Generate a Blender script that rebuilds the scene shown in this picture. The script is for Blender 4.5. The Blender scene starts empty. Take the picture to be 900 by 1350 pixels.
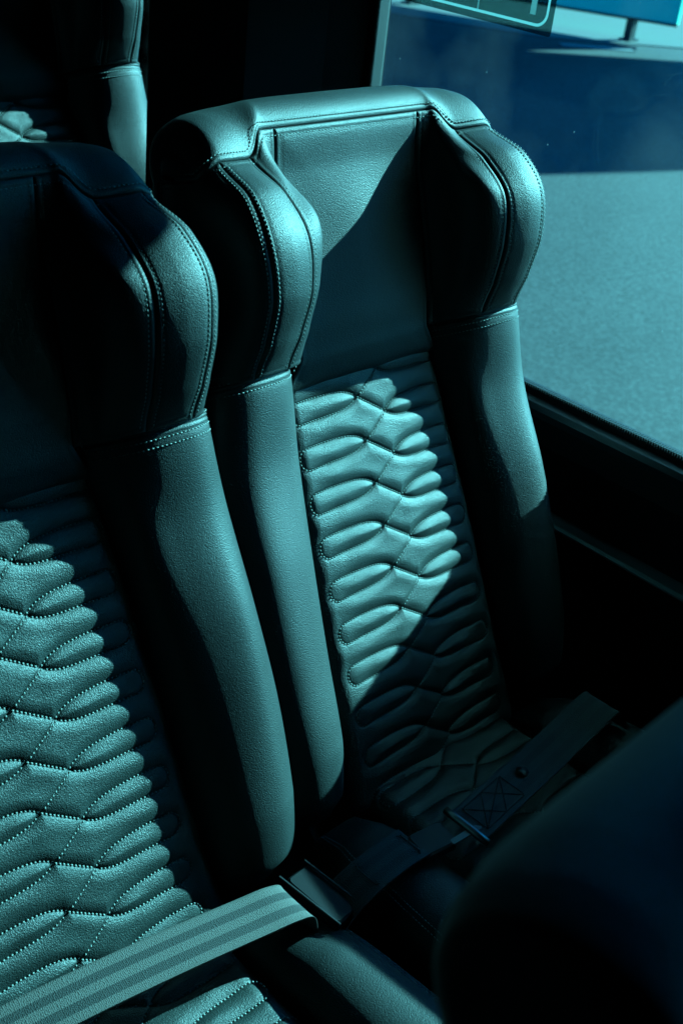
import bpy, math, random
import numpy as np
from mathutils import Matrix, Vector

random.seed(4); np.random.seed(4)
scene = bpy.context.scene
COL = scene.collection
R = math.radians

# ------------------------------------------------------------------ camera
EYE = 1.45                                   # eye height above the coach floor
cam = bpy.data.cameras.new('camera'); camo = bpy.data.objects.new('camera', cam); COL.objects.link(camo)
def unit(v):
    v = np.array(v, float); return v / np.linalg.norm(v)
ax = unit((1800, -735, 1588)); ay = unit((-1884, -1184, 1588)); ay = unit(ay - ax * (ax @ ay)); az = np.cross(ax, ay)
RC = np.array([ax, ay, az])                   # world = RC @ (right, down, forward)
m = Matrix.Identity(4)
for i in range(3):
    m[i][0] = RC[i][0]; m[i][1] = -RC[i][1]; m[i][2] = -RC[i][2]
m[2][3] = EYE
camo.matrix_world = m
cam.sensor_fit = 'VERTICAL'; cam.sensor_height = 36; cam.lens = 36 * 1588 / 1350
cam.clip_start = 0.02; cam.clip_end = 900
cam.dof.use_dof = True; cam.dof.focus_distance = 1.25; cam.dof.aperture_fstop = 9.0
scene.camera = camo

# ------------------------------------------------------------------ light
SUNV = Vector((-1.0, 0.22, -0.46)).normalized()      # direction the light travels
elev = math.asin(-SUNV.z)
w = bpy.data.worlds.new('World'); scene.world = w; w.use_nodes = True
nt = w.node_tree; nt.nodes.clear()
wo = nt.nodes.new('ShaderNodeOutputWorld'); bg = nt.nodes.new('ShaderNodeBackground'); sky = nt.nodes.new('ShaderNodeTexSky')
sky.sky_type = 'NISHITA'; sky.sun_disc = False; sky.sun_elevation = elev
sky.sun_rotation = math.atan2(-SUNV.x, -SUNV.y)
tint = nt.nodes.new('ShaderNodeMix'); tint.data_type = 'RGBA'; tint.blend_type = 'MULTIPLY'; tint.inputs[0].default_value = 1
tint.inputs[7].default_value = (0.01, 0.46, 1.05, 1)
nt.links.new(sky.outputs[0], tint.inputs[6]); nt.links.new(tint.outputs[2], bg.inputs[0])
bg.inputs[1].default_value = 0.07
nt.links.new(bg.outputs[0], wo.inputs[0])
sl = bpy.data.lights.new('sun', 'SUN'); sl.energy = 5.0; sl.angle = R(0.5); sl.color = (0.28, 0.92, 0.95)
so = bpy.data.objects.new('sun', sl); COL.objects.link(so)
so.rotation_euler = SUNV.to_track_quat('-Z', 'Y').to_euler(); so.location = (8, -5, 6)
vs = scene.view_settings
vs.view_transform = 'Standard'; vs.look = 'None'; vs.gamma = 1; vs.exposure = 2.72; vs.use_curve_mapping = False
scene.cycles.max_bounces = 6; scene.cycles.diffuse_bounces = 1; scene.cycles.glossy_bounces = 3
scene.cycles.transparent_max_bounces = 12; scene.cycles.sample_clamp_indirect = 3.0
scene.cycles.caustics_reflective = False; scene.cycles.caustics_refractive = False

# ------------------------------------------------------------------ materials
def mat(name, col, rough=0.5, spec=0.5, metal=0.0):
    M = bpy.data.materials.new(name); M.use_nodes = True
    b = M.node_tree.nodes['Principled BSDF']
    b.inputs['Base Color'].default_value = (*col, 1); b.inputs['Roughness'].default_value = rough
    b.inputs['Specular IOR Level'].default_value = spec; b.inputs['Metallic'].default_value = metal
    return M
def N(M, t, **kw):
    n = M.node_tree.nodes.new(t)
    for k, v in kw.items(): setattr(n, k, v)
    return n
def L(M, a, b): M.node_tree.links.new(a, b)
def ramp(M, fac, stops):
    r = N(M, 'ShaderNodeValToRGB'); e = r.color_ramp.elements
    while len(e) < len(stops): e.new(0.5)
    for k, (p, c) in zip(e, stops): k.position = p; k.color = (*c, 1)
    L(M, fac, r.inputs[0]); return r

def leather(name, col, scale=1000, bump=0.5, rough=0.52, spec=0.28):
    M = mat(name, col, rough, spec); b = M.node_tree.nodes['Principled BSDF']
    tc = N(M, 'ShaderNodeTexCoord')
    no = N(M, 'ShaderNodeTexNoise'); no.inputs['Scale'].default_value = 400; no.inputs['Detail'].default_value = 2
    L(M, tc.outputs['Object'], no.inputs['Vector'])
    ad = N(M, 'ShaderNodeMixRGB'); ad.blend_type = 'ADD'; ad.inputs[0].default_value = 0.0010
    L(M, tc.outputs['Object'], ad.inputs[1]); L(M, no.outputs['Color'], ad.inputs[2])
    vo = N(M, 'ShaderNodeTexVoronoi'); vo.feature = 'SMOOTH_F1'; vo.inputs['Smoothness'].default_value = 0.6
    vo.inputs['Scale'].default_value = scale; L(M, ad.outputs[0], vo.inputs['Vector'])
    n2 = N(M, 'ShaderNodeTexNoise'); n2.inputs['Scale'].default_value = 900; n2.inputs['Detail'].default_value = 3
    L(M, tc.outputs['Object'], n2.inputs['Vector'])
    mx = N(M, 'ShaderNodeMath', operation='MULTIPLY_ADD'); L(M, n2.outputs['Fac'], mx.inputs[0]); mx.inputs[1].default_value = 0.5
    L(M, vo.outputs['Distance'], mx.inputs[2])
    bp = N(M, 'ShaderNodeBump'); bp.invert = True; bp.inputs['Strength'].default_value = bump; bp.inputs['Distance'].default_value = 0.0007
    L(M, mx.outputs[0], bp.inputs['Height']); L(M, bp.outputs[0], b.inputs['Normal'])
    # slow mottling and wear in colour and gloss
    n3 = N(M, 'ShaderNodeTexNoise'); n3.inputs['Scale'].default_value = 14; n3.inputs['Detail'].default_value = 4
    L(M, tc.outputs['Object'], n3.inputs['Vector'])
    rc = ramp(M, n3.outputs['Fac'], [(0.3, tuple(c * 0.82 for c in col)), (0.7, tuple(min(1, c * 1.15) for c in col))])
    L(M, rc.outputs[0], b.inputs['Base Color'])
    rr = N(M, 'ShaderNodeMapRange'); rr.inputs['To Min'].default_value = rough - 0.06; rr.inputs['To Max'].default_value = rough + 0.1
    L(M, n3.outputs['Fac'], rr.inputs['Value']); L(M, rr.outputs[0], b.inputs['Roughness'])
    return M

LEATHER = leather('teal_leather', (0.0085, 0.0132, 0.0134))
PERF = leather('quilted_leather', (0.0100, 0.0165, 0.0160), scale=900, bump=0.7, rough=0.5, spec=.32)
THREAD = mat('thread', (0.15, 0.18, 0.17), 0.6)
BLACKP = mat('black_plastic', (0.003, 0.004, 0.0055), 0.55, 0.22)
DARKTRIM = mat('dark_trim', (0.0025, 0.003, 0.004), 0.6, 0.25)
RUBBER = mat('rubber', (0.004, 0.005, 0.006), 0.55, 0.3)
STEEL = mat('steel', (0.14, 0.17, 0.19), 0.28, 0.5, 1.0)

# ------------------------------------------------------------------ object helpers
def link(name, me, material, parent=None, kind=None):
    o = bpy.data.objects.new(name, me); COL.objects.link(o)
    if material is not None and not me.materials: me.materials.append(material)
    if parent is not None: o.parent = parent
    if kind: o['kind'] = kind
    return o
def thing(name, label, cat, loc=(0, 0, 0), rz=0, group=None):
    o = bpy.data.objects.new(name, None); COL.objects.link(o); o.empty_display_size = 0.05
    o.location = loc; o.rotation_euler = (0, 0, rz); o['label'] = label; o['category'] = cat
    if group: o['group'] = group
    return o
def mesh(name, V, F, smooth=True):
    me = bpy.data.meshes.new(name); me.from_pydata([tuple(map(float, v)) for v in V], [], F)
    if smooth: me.polygons.foreach_set('use_smooth', [True] * len(me.polygons))
    me.update(); return me
def gridmesh(name, P, flip=False, uv=None):
    nu, nv = P.shape[:2]
    idx = np.arange(nu * nv).reshape(nu, nv)
    a, b, c, d = idx[:-1, :-1].ravel(), idx[1:, :-1].ravel(), idx[1:, 1:].ravel(), idx[:-1, 1:].ravel()
    Q = np.stack([a, d, c, b] if flip else [a, b, c, d], 1).astype(np.int32)
    me = bpy.data.meshes.new(name); me.vertices.add(nu * nv); me.vertices.foreach_set('co', P.reshape(-1).astype(np.float32))
    me.loops.add(Q.size); me.loops.foreach_set('vertex_index', Q.ravel()); me.polygons.add(len(Q))
    me.polygons.foreach_set('loop_start', (np.arange(len(Q)) * 4).astype(np.int32))
    me.update(calc_edges=True); me.polygons.foreach_set('use_smooth', [True] * len(Q))
    if uv is not None:
        l = me.uv_layers.new(name='UVMap'); l.data.foreach_set('uv', uv.reshape(-1, 2)[Q.ravel()].astype(np.float32).ravel())
    me.validate(); return me
class MB:
    def __init__(s): s.V = []; s.F = []
    def add(s, V, F):
        n = len(s.V); s.V += [tuple(map(float, v)) for v in V]; s.F += [tuple(i + n for i in f) for f in F]
    def box(s, c, h, X=(1, 0, 0), Y=(0, 1, 0), Z=(0, 0, 1), bev=0.0):
        c = np.array(c, float); X, Y, Z = [np.array(v, float) for v in (X, Y, Z)]
        if bev <= 0:
            V = [c + X * h[0] * i + Y * h[1] * j + Z * h[2] * k for i in (-1, 1) for j in (-1, 1) for k in (-1, 1)]
            s.add(V, [(0, 1, 3, 2), (4, 6, 7, 5), (0, 4, 5, 1), (2, 3, 7, 6), (0, 2, 6, 4), (1, 5, 7, 3)]); return
        # rounded in the X-Y outline, chamfered along Z
        ring = []
        r = min(bev, h[0] * .98, h[1] * .98)
        for q, (sx, sy) in enumerate(((1, 1), (-1, 1), (-1, -1), (1, -1))):
            for a in np.linspace(q * math.pi / 2, (q + 1) * math.pi / 2, 5):
                ring.append((sx * (h[0] - r) + r * math.cos(a), sy * (h[1] - r) + r * math.sin(a)))
        n = len(ring); V = []; e = min(r, h[2] * .9) * .5
        for (sc, z) in ((e, -h[2]), (0, -h[2] + e), (0, h[2] - e), (e, h[2])):
            for (x, y) in ring:
                l = math.hypot(x, y) + 1e-9
                V.append(c + X * (x - x / l * sc) + Y * (y - y / l * sc) + Z * z)
        F = []
        for k in range(3):
            for i in range(n): F.append((k * n + i, k * n + (i + 1) % n, (k + 1) * n + (i + 1) % n, (k + 1) * n + i))
        F.append(tuple(range(n - 1, -1, -1))); F.append(tuple(range(3 * n, 4 * n)))
        s.add(V, F)
    def tube(s, pts, r, n=8, caps=True):
        pts = [np.array(p, float) for p in pts]; V = []; F = []
        up = np.array((0.03, 0.02, 1.0))
        for i, p in enumerate(pts):
            t = unit(pts[min(i + 1, len(pts) - 1)] - pts[max(i - 1, 0)])
            if abs(t @ unit(up)) > .98: up = np.array((1.0, .1, 0))
            a = unit(np.cross(t, up)); b = np.cross(t, a); rr = r[i] if hasattr(r, '__len__') else r
            for k in range(n):
                q = 2 * math.pi * k / n; V.append(p + (a * math.cos(q) + b * math.sin(q)) * rr)
        for i in range(len(pts) - 1):
            for k in range(n): F.append((i * n + k, i * n + (k + 1) % n, (i + 1) * n + (k + 1) % n, (i + 1) * n + k))
        if caps: F.append(tuple(range(n - 1, -1, -1))); F.append(tuple((len(pts) - 1) * n + k for k in range(n)))
        s.add(V, F)
    def disc(s, c, r, t, nrm, n=18):
        nrm = unit(nrm); s.tube([np.array(c) - nrm * t / 2, np.array(c) + nrm * t / 2], r, n)
    def obj(s, name, material, parent=None, smooth=False, kind=None):
        return link(name, mesh(name, s.V, s.F, smooth), material, parent, kind)

# stitches: short capsules laid along a path
def stitch_arrays(P, Nn, pitch=0.0042, frac=0.66, rad=0.00052, lift=0.0003):
    seg = np.linalg.norm(np.diff(P, axis=0), axis=1); s = np.concatenate([[0], np.cumsum(seg)])
    if s[-1] < pitch: return []
    k = int(s[-1] / pitch); out = []
    st = (np.arange(k) + 0.15) * pitch
    def at(q, A): return np.stack([np.interp(q, s, A[:, i]) for i in range(3)], 1)
    A = at(st, P); B = at(st + pitch * frac, P); NN = at(st + pitch * .3, Nn)
    for a, b, n in zip(A, B, NN):
        out.append((a + n * lift, b + n * lift, n, rad))
    return out
def stitch_mesh(name, items):
    V = []; F = []
    for a, b, n, r in items:
        t = b - a; l = np.linalg.norm(t)
        if l < 1e-5: continue
        t /= l; n = unit(n - t * (n @ t)); sdir = np.cross(t, n)
        base = len(V)
        for f, rr, dn in ((0, .45, -.8), (.25, 1, .15), (.75, 1, .15), (1, .45, -.8)):
            c = a + t * l * f + n * r * dn
            V += [c + sdir * r * rr, c + n * r * rr * 1.1, c - sdir * r * rr, c - n * r * rr]
        for k in range(3):
            for i in range(4):
                F.append((base + k * 4 + i, base + k * 4 + (i + 1) % 4, base + k * 4 + 4 + (i + 1) % 4, base + k * 4 + 4 + i))
        F.append((base + 3, base + 2, base + 1, base)); F.append((base + 12, base + 13, base + 14, base + 15))
    return mesh(name, V, F)

# ------------------------------------------------------------------ the seat (x across, h up the reclined back, d towards the sitter)
REC = R(25.5); SR, CR = math.sin(REC), math.cos(REC)
CUSH = EYE - 0.945                            # height of the crease between back and cushion
def W(x, h, d):
    return np.stack([x, h * SR - d * CR, CUSH + h * CR + d * SR], -1)

def cr(tab, t):
    """Catmull-Rom through tab[0..n-1] (first axis) at parameters t, clamped."""
    n = tab.shape[0]; t = np.clip(t, 0, n - 1); i = np.minimum(t.astype(int), n - 2); f = (t - i)
    f = f.reshape(f.shape + (1,) * (tab.ndim - 1))
    p0 = tab[np.maximum(i - 1, 0)]; p1 = tab[i]; p2 = tab[i + 1]; p3 = tab[np.minimum(i + 2, n - 1)]
    return 0.5 * (2 * p1 + (p2 - p0) * f + (2 * p0 - 5 * p1 + 4 * p2 - p3) * f * f + (3 * p1 - p0 - 3 * p2 + p3) * f ** 3)
def table_eval(T, stations, u, wv):
    """T[k][m] = (x,d) ; u along m, wv along stations"""
    k = np.interp(wv, stations, np.arange(len(stations)))
    sh = u.shape; u = u.ravel(); k = k.ravel()
    n = T.shape[0]; i = np.clip(k.astype(int), 0, n - 2); f = (k - i)[:, None]
    rows = [np.clip(i + j, 0, n - 1) for j in (-1, 0, 1, 2)]
    m = T.shape[1]; um = np.clip(u, 0, m - 1); j = np.clip(um.astype(int), 0, m - 2); g = (um - j)[:, None]
    def colint(r):
        c = [T[r, np.clip(j + q, 0, m - 1)] for q in (-1, 0, 1, 2)]
        # mirrored end conditions on the centre lines
        m0 = (j == 0)[:, None]; c[0] = np.where(m0, T[r, 1] * np.array([-1, 1]), c[0])
        return 0.5 * (2 * c[1] + (c[2] - c[0]) * g + (2 * c[0] - 5 * c[1] + 4 * c[2] - c[3]) * g * g + (3 * c[1] - c[0] - 3 * c[2] + c[3]) * g ** 3)
    p0, p1, p2, p3 = [colint(r) for r in rows]
    o = 0.5 * (2 * p1 + (p2 - p0) * f + (2 * p0 - 5 * p1 + 4 * p2 - p3) * f * f + (3 * p1 - p0 - 3 * p2 + p3) * f ** 3)
    return o.reshape(sh + (2,))

# headrest: control columns 0 centre,1 centre seam,2 hollow,3 inner wing seam,4 outer wing seam,5 side,6 rear side,7,8 rear centre
HT = np.array([
 [(0,.017),(.094,.017),(.116,.040),(.144,.055),(.190,.061),(.216,.040),(.215,0),(.172,-.050),(0,-.055)],
 [(0,.025),(.095,.025),(.114,.060),(.142,.080),(.190,.087),(.215,.052),(.213,0),(.175,-.050),(0,-.055)],
 [(0,.031),(.097,.031),(.113,.086),(.139,.107),(.191,.114),(.210,.078),(.206,.005),(.178,-.050),(0,-.055)],
 [(0,.037),(.098,.037),(.112,.101),(.140,.119),(.194,.124),(.213,.090),(.208,.008),(.178,-.050),(0,-.055)],
 [(0,.042),(.098,.043),(.117,.070),(.140,.098),(.190,.109),(.210,.080),(.206,.008),(.176,-.050),(0,-.055)],
 [(0,.054),(.099,.055),(.121,.059),(.142,.064),(.185,.072),(.205,.056),(.200,.006),(.168,-.040),(0,-.044)],
], float)
HS = np.array([0, .15, .35, .6, .82, 1.0])
H0 = 0.490
def hs_of(u):
    a = np.abs(u); t = np.clip((3.15 - a) / 1.3, 0, 1); return .687 + .025 * (t * t * (3 - 2 * t)) - .012 * np.clip(a - 4, 0, 1) + .020 * np.clip((a - 5) / 3, 0, 1)
def Shead(u, wv):
    u, wv = np.broadcast_arrays(np.asarray(u, float), np.asarray(wv, float))
    a = np.abs(u); a = np.where(a > 8, 16 - a, a); sg = np.where(np.abs(u) > 8, -np.sign(u), np.sign(u)); sg = np.where(sg == 0, 1, sg)
    xd = table_eval(HT, HS, a, np.clip(wv, 0, 1))
    h = H0 + (hs_of(a) - H0) * wv
    sg = sg * np.where(wv < 0, 1 - 1.5 * wv, 1.0)
    # gentle full swelling of the centre pad, and lower lip
    return W(xd[..., 0] * sg, h, xd[..., 1] + np.where(wv < 0, .09 * wv, 0))

BT = np.array([   # bolster: 0 inner base,1 inner face,2 peak in,3 peak out,4 side,5 rear side,6 rear inner
 [(.150,-.020),(.160,-.010),(.172,-.002),(.190,-.004),(.208,-.012),(.212,-.025),(.195,-.045)],
 [(.140,-.016),(.152,.006),(.170,.022),(.200,.025),(.226,.008),(.230,-.015),(.215,-.05)],
 [(.132,-.014),(.148,.018),(.172,.036),(.206,.038),(.236,.015),(.240,-.008),(.225,-.05)],
 [(.126,-.014),(.144,.020),(.172,.038),(.208,.043),(.240,.020),(.244,-.003),(.225,-.05)],
 [(.120,-.014),(.138,.022),(.167,.039),(.208,.045),(.238,.020),(.241,0),(.225,-.05)],
 [(.115,-.014),(.130,.024),(.160,.037),(.201,.041),(.231,.022),(.234,0),(.22,-.05)],
 [(.098,-.004),(.118,.026),(.147,.051),(.192,.057),(.221,.038),(.220,0),(.21,-.05)],
], float)
BH = np.array([.018, .045, .10, .20, .30, .40, .489])
def Sbol(side):
    def f(u, hv):
        u, hv = np.broadcast_arrays(np.asarray(u, float), np.asarray(hv, float))
        xd = table_eval(BT, BH, u + 1e-6, hv)
        return W(xd[..., 0] * side, hv + 0 * u, xd[..., 1])
    return f
# table_eval mirrors column 0; bolsters need a plain start, so pad one column
BT = np.concatenate([BT[:, :1] * 2 - BT[:, 1:2], BT], 1)
def Sbol(side):
    def f(u, hv):
        u, hv = np.broadcast_arrays(np.asarray(u, float), np.asarray(hv, float))
        xd = table_eval(BT, BH, u + 1.0, hv)
        return W(xd[..., 0] * side, hv + 0 * u, xd[..., 1])
    return f

def normals(S, u, v, eps=1e-3, centre=None, ev=None):
    ev = ev or eps
    Pu = S(u + eps, v) - S(u - eps, v); Pv = S(u, v + ev) - S(u, v - ev)
    n = np.cross(Pu, Pv); n /= (np.linalg.norm(n, axis=-1, keepdims=True) + 1e-12)
    return n
def clustered(a, b, n, len_est, e0, e1):
    """parameters a..b with extra samples a few mm from the flagged ends"""
    t = list(np.linspace(0, 1, n)); mm = [0.0006, 0.0014, 0.0024, 0.0036, 0.005, 0.007]
    if e0: t += [q / len_est for q in mm]
    if e1: t += [1 - q / len_est for q in mm]
    t = np.array(sorted(set(np.round(np.clip(t, 0, 1), 6))))
    return a + (b - a) * t
def arclen(P, axis):
    s = np.linalg.norm(np.diff(P, axis=axis), axis=-1); z = np.zeros_like(np.take(s, [0], axis=axis))
    return np.concatenate([z, np.cumsum(s, axis=axis)], axis=axis)
def panel(name, S, u0, u1, v0, v1, nu, nv, edges, parent, material=None, inward=1, depth=0.0024, wid=0.0046, puff=0.0, outsign=1, big=None):
    """edges: set of 'u0','u1','v0','v1' that are stitched seams and roll inwards"""
    mid_u, mid_v = (u0 + u1) / 2, (v0 + v1) / 2
    uu = np.linspace(u0, u1, 40); vv = np.linspace(v0, v1, 40)
    lu = arclen(S(uu, np.full(40, mid_v)), 0)[-1]; lv = arclen(S(np.full(40, mid_u), vv), 0)[-1]
    U = clustered(u0, u1, nu, lu, 'u0' in edges, 'u1' in edges); V = clustered(v0, v1, nv, lv, 'v0' in edges, 'v1' in edges)
    UU, VV = np.meshgrid(U, V, indexing='ij'); P = S(UU, VV)
    n = normals(S, UU, VV, 2e-3, ev=2e-3 if abs(v1 - v0) > .6 else 1e-3) * outsign
    su = arclen(P, 0); sv = arclen(P, 1)
    D = {'u0': su, 'u1': su[-1:] - su, 'v0': sv, 'v1': sv[:, -1:] - sv}
    off = np.zeros(UU.shape)
    for e in edges:
        dd, ww = depth, wid
        if big and e in big: dd, ww = big[e]
        t = np.clip(D[e] / ww, 0, 1); off = np.maximum(off, dd * (1 - np.sqrt(np.maximum(0, 1 - (1 - t) ** 2))))
        # the line of stitching pulls the hide down a little
        off = np.maximum(off, 0.0006 * np.exp(-((D[e] - 0.0062) / 0.0012) ** 2))
    if puff:
        q = np.minimum.reduce([D[e] / 0.03 for e in edges]); off = off - puff * (1 - np.exp(-q))
    P = P - n * off[..., None]
    return link(name, gridmesh(name, P, flip=outsign < 0), material or LEATHER, parent)
def seam_rows(S, path_u, path_v, side_dirs, items, off=0.0062, outsign=1, **kw):
    """rows of stitches on either side of a seam running along (path_u, path_v)"""
    P = S(path_u, path_v); n = normals(S, path_u, path_v, 2e-3) * outsign
    t = np.gradient(P, axis=0); t /= np.linalg.norm(t, axis=1, keepdims=True) + 1e-12
    b = np.cross(n, t)
    for sd in side_dirs:
        items += stitch_arrays(P + b * off * sd - n * 0.0004, n, **kw)

def build_quilt_lines(pitch, c, first, h_lo, h_hi, leaf=0.094, amp=0.24):
    """nodes L (x=-c) at v, R (x=+c) at v-pitch/2; leaves to both sides; returns polylines in (x,h)"""
    out = []
    k = -2
    while True:
        v = first - k * pitch
        if v < h_lo - pitch * 1.5: break
        for sgn in (-1, 1):
            nv = v if sgn < 0 else v - pitch / 2
            q = np.linspace(0, leaf - amp * pitch, 26)
            A = amp * pitch
            prof = A * (1 - np.exp(-q / 0.0125)) / (1 - np.exp(-q[-1] / 0.0125))
            bend = 0.02 * pitch * np.sin(q / leaf * 3.1)
            up = np.stack([sgn * (c + q), nv + prof + bend], 1); lo = np.stack([sgn * (c + q), nv - prof + bend], 1)
            a = np.linspace(math.pi / 2, -math.pi / 2, 11)[1:-1]
            cap = np.stack([sgn * (c + q[-1] + A * np.cos(a) * .9), nv + bend[-1] + A * np.sin(a)], 1)
            out.append(np.concatenate([up, cap, lo[::-1]]))
        out.append(np.array([(-c + 2 * c * t, v - pitch / 2 * t) for t in np.linspace(0, 1, 8)]))
        out.append(np.array([(c - 2 * c * t, v - pitch / 2 - pitch / 2 * t) for t in np.linspace(0, 1, 8)]))
        k += 1
    return out
def line_distance(X, Y, lines):
    A = np.concatenate([l[:-1] for l in lines]); B = np.concatenate([l[1:] for l in lines])
    best = np.full(X.size, 9.0); P = np.stack([X.ravel(), Y.ravel()], 1)
    order = np.argsort(P[:, 1], kind='stable')
    for ch in np.array_split(order, 60):
        ylo, yhi = P[ch, 1].min() - .02, P[ch, 1].max() + .02
        k = (np.minimum(A[:, 1], B[:, 1]) < yhi) & (np.maximum(A[:, 1], B[:, 1]) > ylo)
        a, b = A[k], B[k]
        if not len(a): continue
        ab = b - a; l2 = (ab ** 2).sum(1) + 1e-12
        ap = P[ch][:, None, :] - a[None]; t = np.clip((ap * ab[None]).sum(2) / l2, 0, 1)
        dd = np.sqrt(((ap - t[..., None] * ab[None]) ** 2).sum(2)).min(1)
        best[ch] = dd
    return best.reshape(X.shape)
def smooth_noise(X, Y, s, seed):
    rs = np.random.RandomState(seed); o = 0
    for i in range(7):
        a = rs.uniform(0, 6.28); f = s * rs.uniform(.5, 1.6); p = rs.uniform(0, 6.28)
        o = o + np.sin((X * math.cos(a) + Y * math.sin(a)) * f + p)
    return o / 7
def quilt(parent, name, lines, x_half, h_lo, h_hi, mapf, nu, nv, A=0.0048, D=0.0125, material=PERF, seed=1):
    """mapf(x,h,lift) -> world-local point"""
    fade_of = lambda x: 1 - .62 * np.clip((np.abs(x) - .078) / .022, 0, 1)
    T, H = np.meshgrid(np.linspace(-1, 1, nu), np.linspace(h_lo, h_hi, nv), indexing='ij')
    X = T * x_half(H)
    LK = [l for l in lines if len(l) == 8]; leafs = [l for l in lines if len(l) != 8]
    pf = lambda q: 0.5 * np.sqrt(np.maximum(0, 1 - (1 - q) ** 2)) + 0.5 * np.sin(q * math.pi / 2)
    d0 = line_distance(X, H, leafs); dA = line_distance(X, H, [l for l in LK if l[0, 0] < 0]); dB = line_distance(X, H, [l for l in LK if l[0, 0] > 0])
    dist = np.minimum(np.minimum(d0, dA), dB); t = np.clip(dist / D, 0, 1)
    body_ = pf(np.clip(d0 / D, 0, 1)); body_ = np.minimum(body_, 1 - .72 * (1 - pf(np.clip(dA / D, 0, 1)))); body_ = body_ * (1 - .30 * np.exp(-dB / .0035))
    fade = 1 - .62 * np.clip((np.abs(X) - .078) / .022, 0, 1)
    lift = A * (1 - (1 - body_) * fade)

    lift += 0.0012 * smooth_noise(X, H, 160, seed) * t
    lift -= 0.0011 * np.exp(-(dist / 0.0009) ** 2)
    edge = np.clip((1 - np.abs(T)) * x_half(H) / 0.022, 0, 1); lift = lift * (edge ** .5) - 0.010 * (1 - edge) ** 2
    P = mapf(X, H, lift)
    o = link(name, gridmesh(name, P, flip=False), material, parent)
    items = []
    for l in lines:
        # resample finely, keep what is on the panel
        s = np.concatenate([[0], np.cumsum(np.linalg.norm(np.diff(l, axis=0), axis=1))]); q = np.arange(0, s[-1], 0.001)
        x = np.interp(q, s, l[:, 0]); h = np.interp(q, s, l[:, 1])
        ok = (h > h_lo + .002) & (h < h_hi - .002) & (np.abs(x) < x_half(h) - .006)
        run = []
        for i in range(len(q) + 1):
            if i < len(q) and ok[i]: run.append(i)
            elif run:
                if len(run) > 5:
                    xr, hr = x[run], h[run]; up_ = A * (1 - fade_of(xr)) if len(l) != 8 else np.full(len(xr), A * (.28 if l[0, 0] < 0 else .70))
                    up_ = up_ * np.clip((x_half(hr) - np.abs(xr)) / .022, 0, 1) ** .5; p = mapf(xr, hr, up_ + .0001); p2 = mapf(xr, hr, up_ + .0011)
                    nn = p2 - p; nn /= np.linalg.norm(nn, axis=1, keepdims=True)
                    items += stitch_arrays(p, nn, pitch=0.0040, frac=.62, rad=0.00078, lift=0.0006)
                run = []
    st = link('stitching', stitch_mesh('stitching', items), THREAD, o, 'stuff')
    return o

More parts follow.
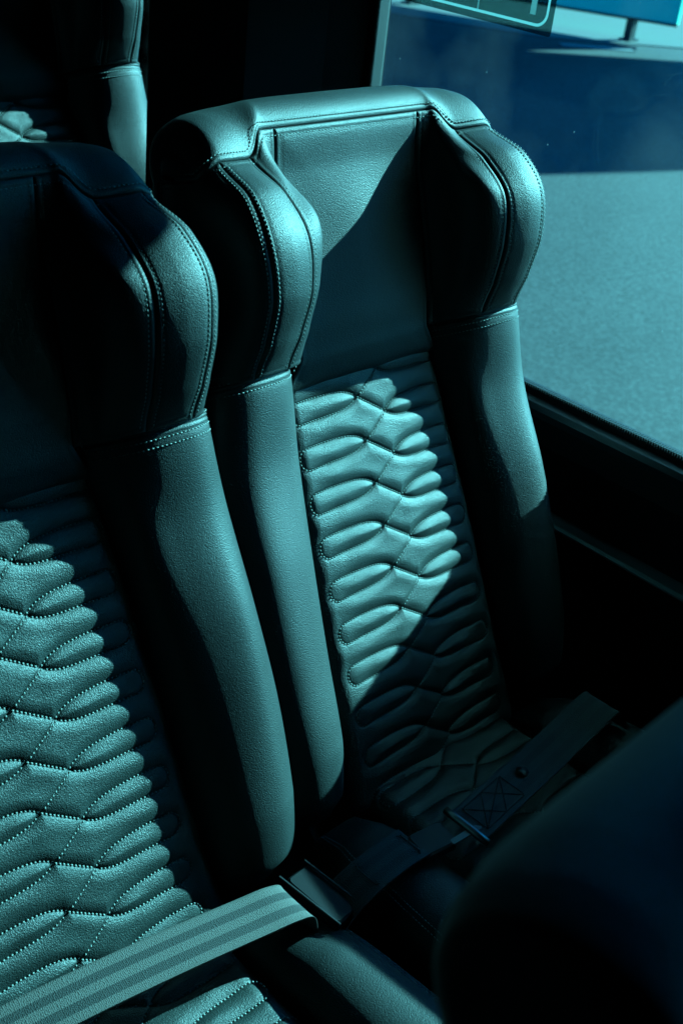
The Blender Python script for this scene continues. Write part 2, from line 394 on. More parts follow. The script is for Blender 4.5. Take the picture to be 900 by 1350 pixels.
def make_seat():
    root = thing('coach_seat', 'seat', 'coach seat')
    # ---- quilted back
    P_, C_ = 0.0477, 0.018
    lines = build_quilt_lines(P_, C_, 0.413 + P_ / 2, 0, .46)
    xh = lambda h: np.interp(h, [0, .1, .25, .46], [.146, .137, .131, .120])
    def mp(x, h, l):
        dome = -0.004 * (np.abs(x) / .12) ** 2.5 + 0.003 * np.sin(np.clip(h / .46, 0, 1) * math.pi)
        roll = -0.018 * np.clip((0.012 - h) / .03, 0, 1) ** 2
        return W(x, h, dome + l + roll)
    quilt(root, 'quilted_back', lines, xh, -.02, .475, mp, 250, 440)
    # ---- headrest pads
    it = []
    ws = np.linspace(0.0, 1, 120)
    cp = panel('headrest_pad', Shead, -1, 1, -0.17, 1, 46, 60, {'u0', 'u1', 'v0', 'v1'}, root, puff=0.004, outsign=OUTH, big={'v0': (0.020, 0.018)})
    items = []
    for s in (-1, 1):
        seam_rows(Shead, np.full(120, float(s)), np.linspace(-0.05, .975, 120), (-1, 1), items, outsign=OUTH)
    link('stitching', stitch_mesh('stitching', items), THREAD, cp, 'stuff')
    for s in (-1, 1):
        a, b = (1, 3) if s > 0 else (-3, -1)
        panel('wing_lining', Shead, a, b, 0, 1, 30, 60, {'u0', 'u1', 'v0', 'v1'}, root, puff=0.002, outsign=OUTH)
        a, b = (3, 4) if s > 0 else (-4, -3)
        wp = panel('wing_front', Shead, a, b, 0, 1, 26, 60, {'u0', 'u1', 'v0', 'v1'}, root, puff=0.003, outsign=OUTH)
        items = []
        seam_rows(Shead, np.full(120, 3.0 * s), np.linspace(0.02, .98, 120), (-1, 1), items, outsign=OUTH)
        seam_rows(Shead, np.full(120, 4.0 * s), np.linspace(0.02, .98, 120), (-1, 1), items, outsign=OUTH, off=.005)
        link('stitching', stitch_mesh('stitching', items), THREAD, wp, 'stuff')
        a, b = (4, 6.3) if s > 0 else (-6.3, -4)
        panel('wing_side', Shead, a, b, 0, 1, 34, 60, {'u0', 'u1', 'v0', 'v1'}, root, puff=0.002, outsign=OUTH)
    panel('headrest_back', Shead, 6.3, 9.7, 0, 1, 30, 30, {'u0', 'u1'}, root, outsign=OUTH, material=BLACKP)
    # ---- top band
    def Stop(s, t):
        s, t = np.broadcast_arrays(np.asarray(s, float), np.asarray(t, float))
        a = np.minimum(np.abs(s), 5.6); F = Shead(np.sign(s) * a, np.ones_like(a)) ; F = np.where((s == 0)[..., None], Shead(a * 0, np.ones_like(a)), F)
        ub = 8 - 2.4 * (a / 5.6) ** 1.6
        B = Shead(np.sign(s) * ub, np.full_like(a, 1.0)); B = np.where((s == 0)[..., None], Shead(a * 0 + 8, np.ones_like(a)), B)
        x = np.abs(F[..., 0])
        hF = hs_of(a); hB = hs_of(ub)
        crest = np.interp(a, [0, 1, 2, 3, 3.5, 4, 4.5, 5, 5.6], [.747, .7465, .745, .742, .739, .733, .722, .706, .688])
        k = np.maximum(.004, (crest - (hF + hB) / 2) / .72)
        up = np.array([0, SR, CR]); inn = np.array([1.0, 0, 0])
        fw = np.array([0, -CR, SR])
        lean = np.interp(a, [0, 3, 5, 5.6], [0, .05, .55, .3])[..., None] * (-np.sign(s)[..., None] * inn)
        h1 = (crest - .125 * (hF + hB)) / .75
        xF, xB = np.abs(F[..., 0]), np.abs(B[..., 0]); z0 = CUSH
        dF = (F[..., 2] - z0) * SR - F[..., 1] * CR
        pinch = np.interp(a, [0, 4, 5, 5.6], [0, .004, .012, .004])
        d1 = .5 * dF + np.interp(a, [0, 1, 4, 5, 5.6], [.028, .028, .024, .012, .01])
        P1 = W(np.sign(s) * (xF - pinch), h1, d1); P2 = W(np.sign(s) * (xB - pinch), h1, np.interp(a, [0, 4, 5.6], [-.045, -.04, -.02]))
        t = t[..., None]
        return F * (1 - t) ** 3 + 3 * P1 * t * (1 - t) ** 2 + 3 * P2 * t * t * (1 - t) + B * t ** 3
    tb = panel('top_band', Stop, -5.6, 5.6, 0, 1, 150, 40, {'v0'}, root, outsign=OUTH)
    items = []
    su = np.linspace(-5.3, 5.3, 500); seam_rows(Stop, su, np.full(500, 0.004), (1,), items, outsign=OUTH, off=.006)
    seam_rows(Shead, su, np.full(500, 0.996), (-1,), items, outsign=OUTH, off=.006)
    link('stitching', stitch_mesh('stitching', items), THREAD, tb, 'stuff')
    # ---- bolsters
    for s in (-1, 1):
        Sb = Sbol(s); sg = OUTB * s
        bo = panel('side_bolster', Sb, 0, 4.9, .018, .489, 60, 110, {'v1', 'u1'}, root, outsign=sg, depth=.004)
        panel('bolster_side', Sb, 4.9, 6, .018, .489, 10, 60, {'u0'}, root, outsign=sg)
        items = []
        uu = np.linspace(.4, 5.6, 160)
        seam_rows(Sb, uu, np.full(160, .487), (-1, 1), items, outsign=sg, off=.0055)
        seam_rows(Sb, uu, np.full(160, .487), (-1,), items, outsign=sg, off=.0125)
        seam_rows(Sb, np.full(160, 4.9), np.linspace(.05, .482, 160), (-1, 1), items, outsign=sg, off=.005)
        link('stitching', stitch_mesh('stitching', items), THREAD, bo, 'stuff')
        # welt cord lying in the neck seam
        P = Sb(uu, np.full(160, .4895)); nn = normals(Sb, uu, np.full(160, .485), 2e-3) * sg
        tb_ = MB(); tb_.tube(list((P - nn * .0022)[::3]), .0022, 6); tb_.obj('welt_cord', LEATHER, bo, True)
    # ---- hard shell behind
    U_, H_ = np.meshgrid(np.linspace(-1, 1, 24), np.linspace(-.02, .55, 24), indexing='ij')
    xw = np.interp(H_, [-.02, .05, .25, .5], [.18, .20, .215, .2]); X = U_ * xw
    Dd = -0.052 + 0.03 * np.abs(U_) ** 6 - .012 * (1 - U_ ** 2)
    link('back_shell', gridmesh('back_shell', W(X, H_, Dd), flip=True), BLACKP, root)
    # ---- cushion
    lines2 = build_quilt_lines(P_, C_, 0.52, 0, .46)
    zc = CUSH + 0.008
    def mc(x, g, l):          # g from front (0) to rear (.47) of the cushion
        y = -0.47 + g + 0.035
        z = zc + 0.006 * (1 - (np.abs(x) / .13) ** 2) + l + 0.018 * np.clip((.20 - g) / .2, 0, 1) - 0.05 * np.clip((.04 - g) / .04, 0, 1) ** 2
        return np.stack([x, y, z], -1)
    quilt(root, 'quilted_cushion', lines2, lambda h: np.full_like(h, .118), 0.0, .47, mc, 170, 300, seed=5)
    for s in (-1, 1):
        G, Q = np.meshgrid(np.linspace(0, 1, 60), np.linspace(0, math.pi, 26), indexing='ij')
        y = 0.005 - G * 0.46
        wdt = np.interp(G, [0, .12, .5, 1], [.030, .046, .056, .058]); cx = np.interp(G, [0, .3, 1], [.165, .172, .176])
        hh = np.interp(G, [0, .08, .25, .6, .9, 1], [.004, .030, .044, .050, .045, .01])
        X = s * (cx - np.cos(Q) * wdt); Z = zc - .012 + np.sin(Q) ** .8 * hh
        P = np.stack([X, y, Z], -1)
        low = P[:, -1:].copy(); low[..., 2] = .40; low[..., 0] -= s * .004
        low0 = P[:, :1].copy(); low0[..., 2] -= .02
        P = np.concatenate([low0, P, low], 1)
        cb = link('cushion_bolster', gridmesh('cushion_bolster', P, flip=s > 0), LEATHER, root)
        items = []
        for qi, o_ in ((19, 0), (20, .0)):
            path = P[:, qi, :]; nn = np.stack([np.full(60, s * .5), np.zeros(60), np.full(60, .85)], 1)
            items += stitch_arrays(path, nn)
        link('stitching', stitch_mesh('stitching', items), THREAD, cb, 'stuff')
    b = MB(); b.box((0, -.21, .43), (.205, .225, .055), bev=.03); b.obj('cushion_base', DARKTRIM, root)
    for x in (-.15, .15):
        b = MB(); b.box((x, -.21, .19), (.016, .17, .178), bev=.03); b.obj('leg', BLACKP, root)
        b = MB(); b.box((x, -.21, .006), (.03, .21, .006)); b.obj('foot_rail', BLACKP, root)
    return root

OUTH = 1; OUTB = 1
# sign checks: outward normal must point to the sitter at the front
_n = normals(Shead, np.array([0.3]), np.array([.5]), 2e-3)[0]; OUTH = 1 if _n @ np.array([0, -CR, SR]) > 0 else -1
_n = normals(Sbol(1), np.array([2.5]), np.array([.3]), 2e-3)[0]; OUTB = 1 if _n @ np.array([0, -CR, SR]) > 0 else -1

def copy_tree(o, parent=None):
    c = o.copy(); COL.objects.link(c)
    if parent is not None: c.parent = parent
    for ch in list(o.children): copy_tree(ch, c)
    return c

# ------------------------------------------------------------------ the coach
def structure(o): o['kind'] = 'structure'; return o
WX = 1.20
b = MB(); b.box((-.2, 1.0, -.02), (1.50, 4.2, .02)); structure(b.obj('floor', DARKTRIM))
body = thing('coach_interior', 'black interior side wall of the coach with padded pillar and window rail', 'coach body', (0, 0, 0))
SILL = EYE - .638; TRIM = EYE - .797; TOPZ = EYE + .36
def profile_y(name, pts, y0, y1, material, parent, smooth=False):
    n = len(pts); V = [(x, y0, z) for x, z in pts] + [(x, y1, z) for x, z in pts]
    F = [(i, (i + 1) % n, n + (i + 1) % n, n + i) for i in range(n)] + [tuple(range(n - 1, -1, -1)), tuple(range(n, 2 * n))]
    return link(name, mesh(name, V, F, smooth), material, parent)
profile_y('side_wall', [(WX + .012, 0), (WX + .012, TRIM - .012), (WX + .012, SILL - .02), (WX + .045, SILL - .02), (WX + .045, -.45), (WX + .012, -.45)], -3.2, 5.2, DARKTRIM, body)
profile_y('wall_panel', [(WX + .0, TRIM + .02), (WX - .004, SILL - .06), (WX + .002, SILL - .024), (WX + .0119, SILL - .024), (WX + .0119, TRIM + .02)], -3.1, 5.1, BLACKP, body)
# trim strip, its bright sheen put into a pale base colour
SHEEN = mat('pale_sheen_trim', (.55, .62, .66), .35, 1.0)
profile_y('trim_strip', [(WX - .010, TRIM - .003), (WX - .012, TRIM + .001), (WX - .008, TRIM + .004), (WX + .0118, TRIM + .006), (WX + .0118, TRIM - .004)], -3.1, 5.1, SHEEN, body)
profile_y('window_rail', [(WX - .012, SILL - .022), (WX - .014, SILL - .012), (WX - .008, SILL - .006), (WX + .006, SILL - .005), (WX + .006, SILL - .023)], -3.1, 5.1, mat('rail_paint', (.035, .045, .055), .3, .8), body)
b = MB(); b.box((WX + .018, 1.0, SILL - .008), (.010, 4.1, .010)); seal = b.obj('window_seal', RUBBER, body)
b = MB()
for i in range(760):
    y = -.7 + i * .0036; b.box((WX + .0115, y, SILL + .0035), (.0045, .0011, .0035))
rb = b.obj('seal_ribs', RUBBER, seal, kind='stuff')
# pillar
YA, YB = 1.158, 1.415
profile = [(WX + .04, YA + .002), (WX + .005, YA + .002), (WX - .055, YA + .02), (WX - .17, 1.20), (WX - .205, 1.24), (WX - .207, 1.35), (WX - .19, 1.375), (WX - .06, YB - .01), (WX + .04, YB)]
def prism_z(name, pts, z0, z1, material, parent):
    n = len(pts); V = [(x, y, z0) for x, y in pts] + [(x, y, z1) for x, y in pts]
    F = [(i, (i + 1) % n, n + (i + 1) % n, n + i) for i in range(n)] + [tuple(range(n - 1, -1, -1)), tuple(range(n, 2 * n))]
    return link(name, mesh(name, V, F, False), material, parent)
prism_z('pillar', profile, 0, TOPZ + .3, mat('black_cloth', (.004, .005, .006), .9, .1), body)
b = MB(); b.box((WX + .016, YA - .003, (SILL + TOPZ) / 2), (.012, .0065, (TOPZ - SILL) / 2), bev=.004); b.obj('pillar_trim', mat('grey_trim', (.014, .017, .017), .5), body)
profile_y('header_panel', [(WX - .03, TOPZ), (WX + .045, TOPZ), (WX + .045, TOPZ + .35), (WX - .03, TOPZ + .35)], -3.2, 5.2, DARKTRIM, body)
for (a0, a1) in ((-3.2, -1.75), (-.34, .12), (4.6, 5.2)): prism_z('end_or_sun_block_pillar', [(WX - .02, a0), (WX + .04, a0), (WX + .04, a1), (WX - .02, a1)], 0, TOPZ + .2, DARKTRIM, body)  # middle pillar is added out of view to keep sun off the near seat
b = MB(); b.box((-.2, 1.0, TOPZ + .36), (1.46, 4.2, .01)); b.obj('ceiling', DARKTRIM, body)
b = MB(); b.box((-1.65, 1.0, .7), (.03, 4.2, 1.52)); b.obj('aisle_side_wall', DARKTRIM, body)
b = MB(); b.box((-.2, 5.23, .7), (1.46, .03, 1.52)); b.obj('rear_wall', DARKTRIM, body)
b = MB(); b.box((-.2, -3.23, .7), (1.46, .03, 1.52)); b.obj('front_wall', DARKTRIM, body)
profile_y('window_transom', [(WX - .004, EYE - .018), (WX + .040, EYE - .018), (WX + .040, EYE + .13), (WX - .004, EYE + .13)], -1.74, 4.59, DARKTRIM, body)
# glass
G = bpy.data.materials.new('glass'); G.use_nodes = True; g = G.node_tree; g.nodes.clear()
go = g.nodes.new('ShaderNodeOutputMaterial'); gm = g.nodes.new('ShaderNodeMixShader'); gt = g.nodes.new('ShaderNodeBsdfTransparent'); gg = g.nodes.new('ShaderNodeBsdfGlossy')
gf = g.nodes.new('ShaderNodeFresnel'); gf.inputs[0].default_value = 1.35; gt.inputs[0].default_value = (.90, .97, .98, 1); gg.inputs['Roughness'].default_value = .01
g.links.new(gf.outputs[0], gm.inputs[0]); g.links.new(gt.outputs[0], gm.inputs[1]); g.links.new(gg.outputs[0], gm.inputs[2]); gtc = g.nodes.new('ShaderNodeTexCoord'); gv = g.nodes.new('ShaderNodeTexVoronoi'); gv.inputs['Scale'].default_value = 34; gl = g.nodes.new('ShaderNodeMath'); gl.operation = 'LESS_THAN'; gl.inputs[1].default_value = .03
gn = g.nodes.new('ShaderNodeTexNoise'); gn.inputs['Scale'].default_value = 5; gn.inputs['Detail'].default_value = 8; gr = g.nodes.new('ShaderNodeMapRange'); gr.inputs['From Min'].default_value = .5; gr.inputs['From Max'].default_value = .8; gr.inputs['To Max'].default_value = .02
gmul = g.nodes.new('ShaderNodeMath'); gmul.operation = 'MULTIPLY_ADD'; gmul.inputs[1].default_value = .16; gd = g.nodes.new('ShaderNodeBsdfTranslucent'); gd.inputs[0].default_value = (.20, .22, .22, 1); g2 = g.nodes.new('ShaderNodeMixShader')
g.links.new(gtc.outputs['Object'], gv.inputs['Vector']); g.links.new(gtc.outputs['Object'], gn.inputs['Vector']); g.links.new(gv.outputs['Distance'], gl.inputs[0]); g.links.new(gn.outputs['Fac'], gr.inputs['Value'])
g.links.new(gl.outputs[0], gmul.inputs[0]); g.links.new(gr.outputs[0], gmul.inputs[2]); g.links.new(gmul.outputs[0], g2.inputs[0]); g.links.new(gm.outputs[0], g2.inputs[1]); g.links.new(gd.outputs[0], g2.inputs[2]); g.links.new(g2.outputs[0], go.inputs[0])
for (y0, y1) in ((-1.75, -.342), (.122, YA - .001), (YB + .001, 4.6)):
  for (za, zb) in ((SILL, EYE - .0185), (EYE + .1305, TOPZ)):
    V = [(WX + .022, y0, za), (WX + .022, y1, za), (WX + .022, y1, zb), (WX + .022, y0, zb)]
    V += [(x + .005, y, z) for x, y, z in V]
    link('window_pane', mesh('window_pane', V, [(3, 2, 1, 0), (4, 5, 6, 7), (0, 1, 5, 4), (1, 2, 6, 5), (2, 3, 7, 6), (3, 0, 4, 7)], False), G, body)

# sticker on the glass
st = thing('window_sticker', 'dark sticker with white rounded outline on the window glass', 'sticker', (WX + .0200, .885, EYE - .222))
def flat(name, pts, x, t, material, parent):       # outline in (y, z), mirrored so that y grows to the left of the viewer
    n = len(pts); V = [(x, y, z) for y, z in pts] + [(x + t, y, z) for y, z in pts]
    F = [(i, (i + 1) % n, n + (i + 1) % n, n + i) for i in range(n)] + [tuple(range(n - 1, -1, -1)), tuple(range(n, 2 * n))]
    return link(name, mesh(name, V, F, False), material, parent)
def rrect(y0, z0, y1, z1, r, n=8):
    P = []
    for (cy, cz, a0) in ((y1 - r, z1 - r, 0), (y0 + r, z1 - r, 90), (y0 + r, z0 + r, 180), (y1 - r, z0 + r, 270)):
        for k in range(n + 1): a = R(a0 + 90 * k / n); P.append((cy + r * math.cos(a), cz + r * math.sin(a)))
    return P
def see_through(name, col, tr, share, kind):
    M = bpy.data.materials.new(name); M.use_nodes = True; t = M.node_tree; t.nodes.clear()
    o = t.nodes.new('ShaderNodeOutputMaterial'); mx_ = t.nodes.new('ShaderNodeMixShader'); a = t.nodes.new('ShaderNodeBsdfDiffuse'); c = t.nodes.new(kind)
    a.inputs[0].default_value = (*col, 1); c.inputs[0].default_value = (*tr, 1); mx_.inputs[0].default_value = share
    t.links.new(a.outputs[0], mx_.inputs[1]); t.links.new(c.outputs[0], mx_.inputs[2]); t.links.new(mx_.outputs[0], o.inputs[0]); return M
FILM = see_through('sticker_film', (.01, .03, .035), (.75, .95, .95), .42, 'ShaderNodeBsdfTransparent')
WHITE = see_through('sticker_white', (.5, .55, .55), (.75, .8, .8), .65, 'ShaderNodeBsdfTranslucent')
flat('backing', rrect(0, 0, .30, .15, .004), 0, .0006, FILM, st)
o_, i_ = rrect(.007, .008, .293, .142, .016), rrect(.0102, .0112, .2898, .1388, .0130)
n = len(o_); V = [(-.0009, y, z) for y, z in o_ + i_]; F = [(k, (k + 1) % n, n + (k + 1) % n, n + k) for k in range(n)]
link('outline', mesh('outline', V, F, False), WHITE, st)
flat('divider', [(.112, .0112), (.114, .0112), (.114, .1388), (.112, .1388)], -.0008, .0004, WHITE, st)
for (y0, z0, y1, z1) in ((.026, .020, .034, .085), (.034, .070, .044, .078)):
    flat('numeral', [(y0, z0), (y1, z0), (y1, z1), (y0, z1)], -.0008, .0004, WHITE, st)
flat('letter_stroke', [(.126, .020), (.132, .020), (.132, .06), (.126, .06)], -.0008, .0004, WHITE, st)

# ------------------------------------------------------------------ seats
seat = make_seat()
GRP = 'leather coach seats facing the camera'
spots = [(.875, .60, 0, 'teal leather winged seat beside the window, diagonal shade across its headrest'),
         (.409, .582, -.009, 'aisle side seat at left with sunlit quilted back and belt across its cushion'),
         (.900, 1.37, .10, 'seat in the row behind, one lit edge showing beside the black pillar'),
         (.408, -.19, .006, 'out of focus blue seat top in the near right corner')]
for i, (x, y, z, lab) in enumerate(spots):
    o = seat if i == 0 else copy_tree(seat)
    o.location = (x, y, z); o['label'] = lab; o['category'] = 'coach seat'; o['group'] = GRP
b = MB(); b.box((.65, 2.4, .05), (.52, 1.35, .05), bev=.01); structure(b.obj('floor_step', DARKTRIM))

# ------------------------------------------------------------------ belts
def webbing(name, base, stripe, blend):
    M = mat(name, base, .75, .35); bs = M.node_tree.nodes['Principled BSDF']
    uv = N(M, 'ShaderNodeUVMap'); sp = N(M, 'ShaderNodeSeparateXYZ'); L(M, uv.outputs[0], sp.inputs[0])
    r = N(M, 'ShaderNodeValToRGB'); r.color_ramp.interpolation = 'CONSTANT'; e = r.color_ramp.elements
    stops = [(0, base), (.20, stripe), (.40, base), (.60, stripe), (.78, base)]
    while len(e) < len(stops): e.new(.5)
    for k, (p, c) in zip(e, stops): k.position = p; k.color = (*c, 1)
    L(M, sp.outputs[0], r.inputs[0])
    mp = N(M, 'ShaderNodeMapping'); mp.inputs['Scale'].default_value = (34, 620, 1); L(M, uv.outputs[0], mp.inputs[0])
    ch = N(M, 'ShaderNodeTexVoronoi'); ch.voronoi_dimensions = '2D'; ch.inputs['Scale'].default_value = 1; ch.inputs['Randomness'].default_value = .55; L(M, mp.outputs[0], ch.inputs['Vector'])
    mx = N(M, 'ShaderNodeMixRGB'); mx.blend_type = 'MULTIPLY'; mx.inputs[0].default_value = .8
    rr = ramp(M, ch.outputs['Distance'], [(0.1, (1.25,) * 3), (.75, (.5,) * 3)])
    L(M, r.outputs[0], mx.inputs[1]); L(M, rr.outputs[0], mx.inputs[2]); L(M, mx.outputs[0], bs.inputs['Base Color'])
    bp = N(M, 'ShaderNodeBump'); bp.invert = True; bp.inputs['Strength'].default_value = .9; bp.inputs['Distance'].default_value = .0007
    L(M, ch.outputs['Distance'], bp.inputs['Height']); L(M, bp.outputs[0], bs.inputs['Normal'])
    return M
WEB = webbing('belt_webbing', (.052, .047, .044), (.009, .010, .010), 0)
def strap(name, path, wdir, width, material, parent, thick=.0016, n=90):
    path = np.array(path, float); wdir = np.array(wdir, float)
    k = np.linspace(0, len(path) - 1, n); P = cr(path, k); Wd = cr(wdir, k) if wdir.ndim == 2 else np.repeat(wdir[None], n, 0)
    T = np.gradient(P, axis=0); T /= np.linalg.norm(T, axis=1, keepdims=True)
    Wd = Wd - T * (Wd * T).sum(1, keepdims=True); Wd /= np.linalg.norm(Wd, axis=1, keepdims=True); Nn = np.cross(T, Wd)
    s = np.concatenate([[0], np.cumsum(np.linalg.norm(np.diff(P, axis=0), axis=1))])
    q = np.linspace(-.5, .5, 17); rim = .0005 * np.exp(-((np.abs(q) - .5) / .05) ** 2)
    top = P[:, None] + Wd[:, None] * (q * width)[None, :, None] + Nn[:, None] * (thick / 2 + rim)[None, :, None]
    bot = P[:, None] + Wd[:, None] * (q[::-1] * width)[None, :, None] - Nn[:, None] * (thick / 2 + rim)[None, :, None]
    A = np.concatenate([top, bot, top[:, :1]], 1)
    uu = np.concatenate([q + .5, (q[::-1]) + .5, [0]]); UV = np.stack(np.broadcast_arrays(uu[None, :], s[:, None]), -1)
    return link(name, gridmesh(name, A, uv=UV, flip=True), material, parent), P, Wd, Nn
Z0 = EYE
belt = thing('lap_belt', 'pale ribbed webbing lap belt lying across the left seat cushion', 'seat belt', (.415, .55, EYE - .89))
loc = lambda pts: [(x - .415, y - .55, z + .89) for x, y, z in pts]
wb, *_ = strap('webbing', loc([(.17, .60, -.96), (.19, .59, -.905), (.24, .575, -.885), (.34, .560, -.878), (.44, .546, -.880), (.52, .534, -.884), (.560, .528, -.887), (.578, .526, -.897), (.584, .525, -.925)]),
      (-.08, 1, .10), .045, WEB, belt)
b = MB(); b.box(loc([(.612, .527, -.914)])[0], (.0165, .034, .007), X=unit((1, .12, -.1)), Y=unit((-.12, 1, .12)), Z=unit((.1, -.1, 1)), bev=.005)
bk = b.obj('buckle_sleeve', mat('matte_sleeve', (.0018, .0024, .0036), .6, .12), belt)
b = MB()
for dx in (-.0165, .0165): b.tube([np.array(loc([(.612 + dx - .006 * t, .527 + t * .037, -.906 + t * .004)])[0]) for t in (-1, 1)], .0014, 6)
b.obj('sleeve_rim', BLACKP, bk)
# window seat belt
rb = thing('loose_seat_belt', 'dark blue seat belt in shade on the window seat, with buckled box-stitched straps', 'seat belt', (.80, .50, EYE - .90))
WEB2 = webbing('shade_tinted_webbing', (.04, .048, .052), (.022, .028, .032), 0)  # bluer, flatter copy of the webbing, shade put into its colour
DT = mat('dark_thread', (.01, .012, .015), .7)
lr = lambda pts: [(x - .80, y - .50, z + .90) for x, y, z in pts]
def boxstitch(P, Wd, Nn, i0, i1, hw, parent):
    a, bb = P[i0], P[i1]; w_ = Wd[(i0 + i1) // 2] * hw; nn = Nn[(i0 + i1) // 2]
    c = [a - w_, a + w_, bb + w_, bb - w_]; m1, m2 = (c[0] + c[3]) / 2, (c[1] + c[2]) / 2
    segs = [(c[0], c[1]), (c[1], c[2]), (c[2], c[3]), (c[3], c[0]), (c[0], m2), (m2, c[3]), (c[1], m1), (m1, c[2]), (a - w_ * 1.0, bb + w_)]
    it = []
    for p, q in segs:
        L_ = np.linspace(0, 1, 30)[:, None]; it += stitch_arrays(p * (1 - L_) + q * L_ , np.repeat(nn[None], 30, 0), pitch=.003, frac=.85, rad=.0007, lift=.0016)
    link('box_stitching', stitch_mesh('box_stitching', it), DT, parent, 'stuff')
s1, P, Wd, Nn = strap('webbing', lr([(.60, .515, -.95), (.625, .512, -.915), (.655, .508, -.895), (.69, .506, -.888), (.715, .505, -.888)]), (.1, 1, -.1), .045, WEB2, rb)
boxstitch(P, Wd, Nn, 42, 82, .016, s1)
s2, P, Wd, Nn = strap('webbing', lr([(.775, .484, -.885), (.83, .487, -.878), (.90, .492, -.872), (.97, .496, -.862), (1.02, .50, -.86), (1.05, .50, -.90)]), (-.1, 1, .05), .046, WEB2, rb)
boxstitch(P, Wd, Nn, 4, 22, .017, s2)
b = MB(); b.disc(lr([(.868, .493, -.8735)])[0], .007, .004, (0, -.1, 1)); b.obj('stop_button', BLACKP, rb, True)
b = MB(); b.tube([lr([(.770, .484 + t, -.884)])[0] for t in (-.029, -.014, 0, .014, .029)], .0042, 10); b.obj('slide_bar', STEEL, rb, True)
b = MB(); b.box(lr([(.732, .496, -.893)])[0], (.022, .016, .007), X=unit((1, -.14, 0)), Y=unit((.14, 1, 0)), bev=.005); b.obj('buckle', BLACKP, rb)
b = MB(); b.box(lr([(.763, .478, -.886)])[0], (.020, .0035, .0012), X=unit((1, -.10, .05)), Y=unit((.1, 1, 0)), bev=.002); b.obj('tongue', STEEL, rb)

# ------------------------------------------------------------------ outside
GZ = EYE - 2.30
def asphalt():
    M = mat('asphalt', (.13, .17, .17), .85, .25); bs = M.node_tree.nodes['Principled BSDF']
    tc = N(M, 'ShaderNodeTexCoord')
    n1 = N(M, 'ShaderNodeTexNoise'); n1.inputs['Scale'].default_value = .8; n1.inputs['Detail'].default_value = 6; L(M, tc.outputs['Object'], n1.inputs['Vector'])
    n2 = N(M, 'ShaderNodeTexNoise'); n2.inputs['Scale'].default_value = 42; n2.inputs['Detail'].default_value = 5; n2.inputs['Roughness'].default_value = .75; L(M, tc.outputs['Object'], n2.inputs['Vector'])
    r1 = ramp(M, n1.outputs['Fac'], [(.3, (.022, .024, .0225)), (.7, (.033, .035, .0325))]); r2 = ramp(M, n2.outputs['Fac'], [(.38, (.45,) * 3), (.5, (.92,) * 3), (.62, (1.7,) * 3)])
    mx = N(M, 'ShaderNodeMixRGB'); mx.blend_type = 'MULTIPLY'; mx.inputs[0].default_value = 1; L(M, r1.outputs[0], mx.inputs[1]); L(M, r2.outputs[0], mx.inputs[2])
    L(M, mx.outputs[0], bs.inputs['Base Color'])
    bp = N(M, 'ShaderNodeBump'); bp.inputs['Strength'].default_value = .15; bp.inputs['Distance'].default_value = .003; L(M, n2.outputs['Fac'], bp.inputs['Height']); L(M, bp.outputs[0], bs.inputs['Normal'])
    return M
V = [(-400, -400, GZ), (400, -400, GZ), (400, 400, GZ), (-400, 400, GZ)]
structure(link('ground', mesh('ground', V, [(0, 1, 2, 3)], False), asphalt()))
# raised pale footway beyond the asphalt
pav = [(18.5, 5.9), (14.1, 8.15), (12.57, 9.16), (11.6, 10.8), (4.5, 24.0), (12.0, 28.0), (26.0, 12.0)]
n = len(pav); V = [(x, y, GZ - .05) for x, y in pav] + [(x, y, GZ + .012) for x, y in pav]
F = [(i, (i + 1) % n, n + (i + 1) % n, n + i) for i in range(n)] + [tuple(range(n - 1, -1, -1)), tuple(range(n, 2 * n))]
structure(link('pavement', mesh('pavement', V, F, False), mat('pale_concrete', (.055, .058, .052), .85)))
b = MB(); b.box(np.array((12.75, 8.55, GZ + .006)), (.45, .08, .004), X=unit((1, -.7, 0)), Y=unit((.7, 1, 0))); structure(b.obj('road_marking', mat('road_paint', (.11, .12, .115), .7)))
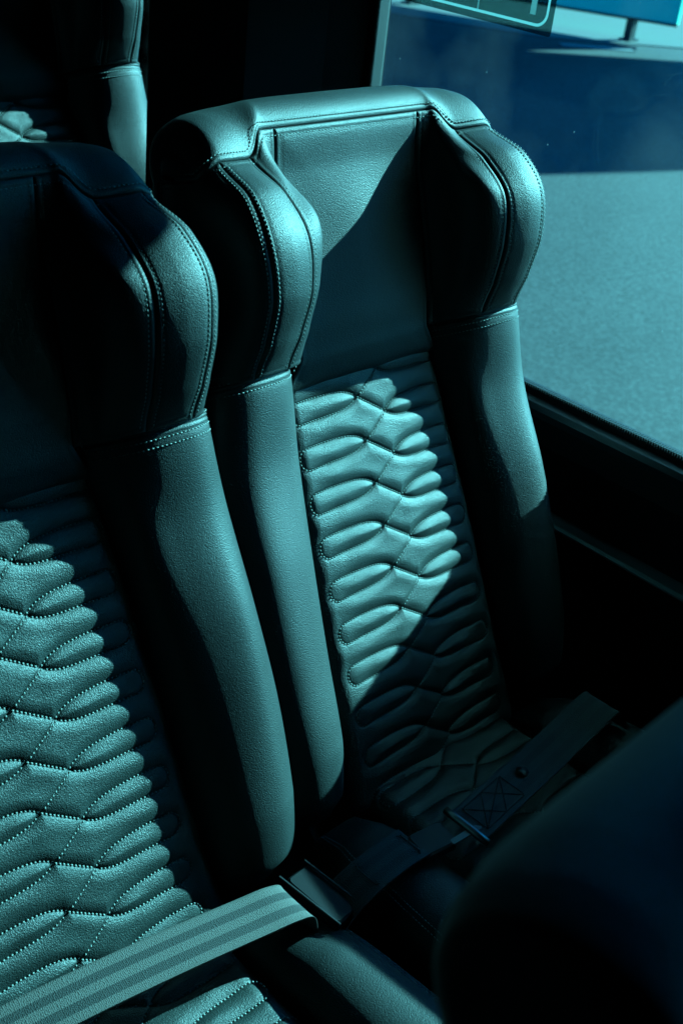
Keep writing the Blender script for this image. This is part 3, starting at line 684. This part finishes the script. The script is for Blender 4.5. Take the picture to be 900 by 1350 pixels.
# blue hoarding raised on short legs
tr = thing('display_board', 'long blue and cyan board raised on short legs beyond the asphalt', 'board', (0, 0, GZ))
e0, e1 = np.array((13.80, 8.19, -.04)), np.array((10.2, 15.9, -.04)); td = unit(e1 - e0); tp = np.array([td[1], -td[0], 0])
if tp[0] < 0: tp = -tp
mid = (e0 + e1) / 2; hl = np.linalg.norm(e1 - e0) / 2
CYAN = mat('cyan_paint', (.010, .55, .36), .4); NAVY = mat('navy_paint', (.003, .030, .08), .4)
b = MB(); b.box(mid + tp * .1 + (0, 0, 1.40), (hl, .10, 1.10), X=td, Y=tp, bev=.04); b.obj('panel', CYAN, tr)
b = MB(); b.box(mid + tp * -.006 + td * .1 + (0, 0, 1.60), (hl - .42, .012, .95), X=td, Y=tp, bev=.006); b.obj('printed_band', NAVY, tr)
b = MB(); b.box(mid + tp * -.004 + (0, 0, .315), (hl, .016, .015), X=td, Y=tp); b.obj('lower_rail', RUBBER, tr)
for k in (.55, 3.4, 6.6):
    b = MB(); p = e0 + td * k + tp * .1; b.box(p + (0, 0, .18), (.05, .05, .13)); b.box(p + (0, 0, .062), (.10, .08, .012)); b.obj('leg', RUBBER, tr)
# unseen canopy added to shade the asphalt, outline projected back from that shadow
cn = thing('shadow_canopy', 'unseen flat canopy on posts, added off to the right to shade the asphalt', 'canopy', (0, 0, GZ))
HC = 5.0; tt = HC / .46; sh = np.array((tt, -.22 * tt))
poly = [np.array(p) + sh for p in ((5.83, 7.98), (7.50, 5.32), (8.85, 4.86), (16.0, 2.6), (22, 4.0), (13.3, 7.65), (11.7, 8.6), (10.6, 10.5), (3.2, 24), (-3, 22))]
V = [(p[0], p[1], HC) for p in poly] + [(p[0], p[1], HC + .25) for p in poly]; n = len(poly)
F = [(i, (i + 1) % n, n + (i + 1) % n, n + i) for i in range(n)] + [tuple(range(n - 1, -1, -1)), tuple(range(n, 2 * n))]
link('canopy_roof', mesh('canopy_roof', V, F, False), mat('canopy_white', (.5, .55, .56), .6), cn)
for p in ((21.5, -2.5), (29, -3)): 
    b = MB(); b.box((p[0], p[1], HC / 2), (.15, .15, HC / 2)); b.obj('post', RUBBER, cn)
